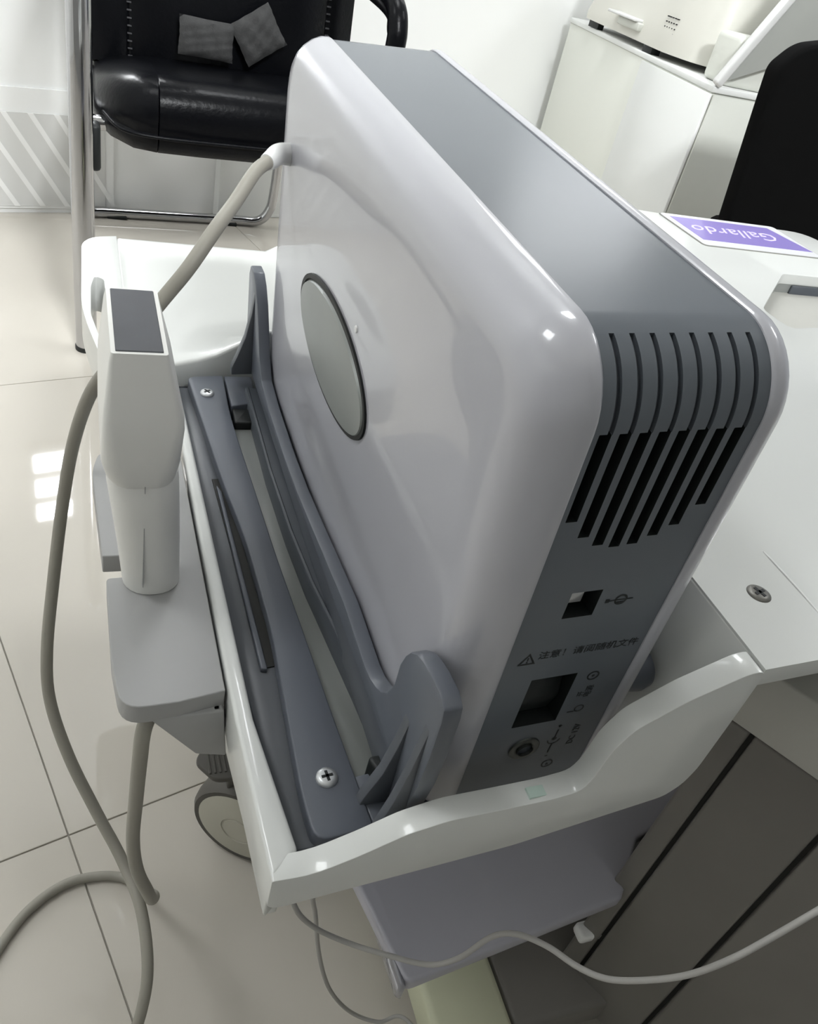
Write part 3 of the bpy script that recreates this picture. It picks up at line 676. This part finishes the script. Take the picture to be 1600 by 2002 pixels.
# mesh pouches on the seat
def pouch(cx, cy, cz, w, h, ang, tilt, yaw, label):
    T = Matrix.Translation((cx, cy, cz)) @ Matrix.Rotation(yaw, 4, 'Z') @ Matrix.Rotation(tilt, 4, 'X') @ Matrix.Rotation(ang, 4, 'Y')
    n = 12; bm = bmesh.new(); F = []; B = []
    for i in range(n+1):
        F.append([]); B.append([])
        for j in range(n+1):
            a, b = 2*i/n-1, 2*j/n-1; p = (1-a**4)*(1-b**4)
            wv = .002*math.sin(9*a+3*b)+.0015*math.sin(14*b-5*a)
            cr = 1+.03*(abs(a*b))
            F[i].append(bm.verts.new((a*w/2*cr, -.013*p**.6+wv, b*h/2*cr)))
            B[i].append(F[i][j] if i in (0, n) or j in (0, n) else bm.verts.new((a*w/2, .013*p**.6+wv, b*h/2)))
    for i in range(n):
        for j in range(n):
            bm.faces.new((F[i][j], F[i+1][j], F[i+1][j+1], F[i][j+1])); bm.faces.new((B[i][j], B[i][j+1], B[i+1][j+1], B[i+1][j]))
    bm.transform(T)
    tag(obj('pouch', bm, M['pouch'], smooth=60), label, 'pouch', 'mesh pouches on the leather chair')
pouch(.232, 1.775, .4500, .100, .064, .03, -.15, .10, 'grey mesh pouch lying flat and level on the chair seat, left of its pair')
pouch(.330, 1.790, .4700, .086, .076, -.58, -.15, .12, 'grey mesh pouch tipped onto its corner, nearer the scanner')

# ================================================================ RIGHT BACKGROUND
cab = tag(empty('side_cabinet', (1.4, 1.9, 0)), 'low cream cabinet with plain faces behind the trolley', 'cabinet')
cpts = [(1.211, 1.554), (1.95, 1.62), (2.0, 2.40), (1.50, 2.40), (1.284, 2.345)]
obj('body', prism(cpts, 'z', .0, .555, .002, 2), M['cab'], cab)
obj('top', prism([(1.208, 1.549), (1.955, 1.615), (2.0, 2.405), (1.50, 2.405), (1.281, 2.348)], 'z', .555, .567, .002, 2), M['cab_white'], cab)
obj('side_panel', prism([(1.2055, 1.551), (1.2125, 1.550), (1.240, 1.870), (1.233, 1.871)], 'z', .012, .552, .001, 1), M['cab_white'], cab)
obj('front_panel', prism([(1.215, 1.547), (1.80, 1.600), (1.80, 1.606), (1.215, 1.553)], 'z', .012, .552, .001, 1), M['panel'], cab)

mc = tag(empty('desktop_machine', (1.45, 2.0, .567)), 'ivory rounded machine with dotted speaker grille on the cream cabinet', 'machine')
bm = loft([[(x, y, z) for x, y in rpoly([(1.262, 2.25), (1.235, 1.80), (1.265, 1.71), (1.34, 1.685), (1.52, 1.72), (1.55, 2.25)], [.03, .03, .05, .05, .04, .04], 6)] for z in (.582, .600)] +
          [[(x, y, z) for x, y in rpoly([(1.270+d, 2.24), (1.243+d, 1.80), (1.275+d, 1.715+d), (1.345, 1.69+d), (1.515, 1.73), (1.545, 2.24)], [.03, .03, .05, .05, .04, .04], 6)] for z, d in ((.640, .0), (.720, .015), (.760, .03), (.772, .05))])
obj('housing', bm, M['machine'], mc, smooth=45)
obj('foot', box(1.243, 1.268, 1.86, 1.90, .567, .584, .001), M['black'], mc)
obj('foot', box(1.262, 1.280, 2.16, 2.21, .567, .584, .001), M['black'], mc)
obj('tray_slot', box(1.232, 1.26, 1.93, 2.03, .600, .618, .004), M['panel'], mc)
obj('tray_lip', box(1.222, 1.26, 1.94, 2.07, .618, .624, .002), M['plug'], mc)
gd = None
for i in range(5):
    for j in range(5):
        gd = box(1.2418, 1.2500, 1.80+i*.010, 1.8022+i*.010, .608+j*.010, .6102+j*.010, bm=gd)
obj('speaker_holes', gd, M['black'], mc, smooth=None, kind='stuff')
obj('display', box(1.33, 1.46, 1.80, 1.95, .770, .776, .004), M['shelf'], mc)

sp = tag(empty('tilted_panel', (1.15, 1.57, .567)), 'pale slanted panel on a block rising from the front of the cream cabinet', 'panel')
T = Matrix.Translation((1.222, 1.560, .568)) @ Matrix.Rotation(.08, 4, 'Z') @ Matrix.Rotation(math.radians(-38), 4, 'Y')
obj('sheet', prism(rpoly([(1.226, .5745), (1.476, 1.008), (1.85, 1.008), (1.85, .72), (1.38, .64)], [.004, .01, .01, .01, .02]), 'y', 1.556, 1.570, .002, 2), M['sheet'], sp)
obj('rim', box(-.004, .016, -.012, .006, 0, .50, .005, 2, mat4=Matrix.Translation((1.205, 1.552, .573)) @ Matrix.Rotation(.08, 4, 'Z') @ Matrix.Rotation(math.radians(30), 4, 'Y')), M['plug'], sp)
obj('block', box(1.25, 1.42, 1.575, 1.66, .567, .66, .012, 3), M['cab'], sp)

oc = tag(empty('office_chair', (1.25, 1.25, 0)), 'plain black fabric office chair beyond the purple card', 'chair')
bk = prism(rpoly([(.978, .655), (1.010, .690), (1.10, .712), (1.35, .712), (1.39, .66), (1.38, .44), (1.34, .405), (1.20, .405), (1.16, .395), (1.03, .39), (1.012, .41), (.985, .60)], [.012, .02, .04, .04, .03, .03, .03, .03, .01, .02, .02, .02]), 'y', 1.150, 1.185, .008, 3)
for v in bk.verts: v.co.x += .022
obj('backrest', bk, M['fabric_black'], oc)
obj('seat', prism(rpoly([(1.20, 1.20), (1.44, 1.20), (1.46, 1.42), (1.20, 1.42)], .05), 'z', .30, .36, .015, 3), M['fabric_black'], oc)
obj('post', tube([(1.32, 1.31, .08), (1.32, 1.31, .305)], .02, 16, smooth=False), M['black'], oc)
for k in range(5):
    a = math.radians(72*k+20); d = Vector((math.cos(a), math.sin(a), 0)); c0 = Vector((1.32, 1.31, .09)); e_ = c0+d*.19; e_.z = .065
    lg = obj('leg', tube([c0, e_], .014, 10, smooth=False), M['black'], oc)
    obj('wheel', lathe([(0, -.012), (.022, -.012), (.025, 0), (.022, .012), (0, .012)], 18, mat4=Matrix.Translation((e_.x, e_.y, .025)) @ Matrix.Rotation(a, 4, 'Z') @ RX), M['black'], lg)
    obj('wheel_stem', tube([(e_.x, e_.y, .03), (e_.x, e_.y, .07)], .007, 8, smooth=False), M['black'], lg)
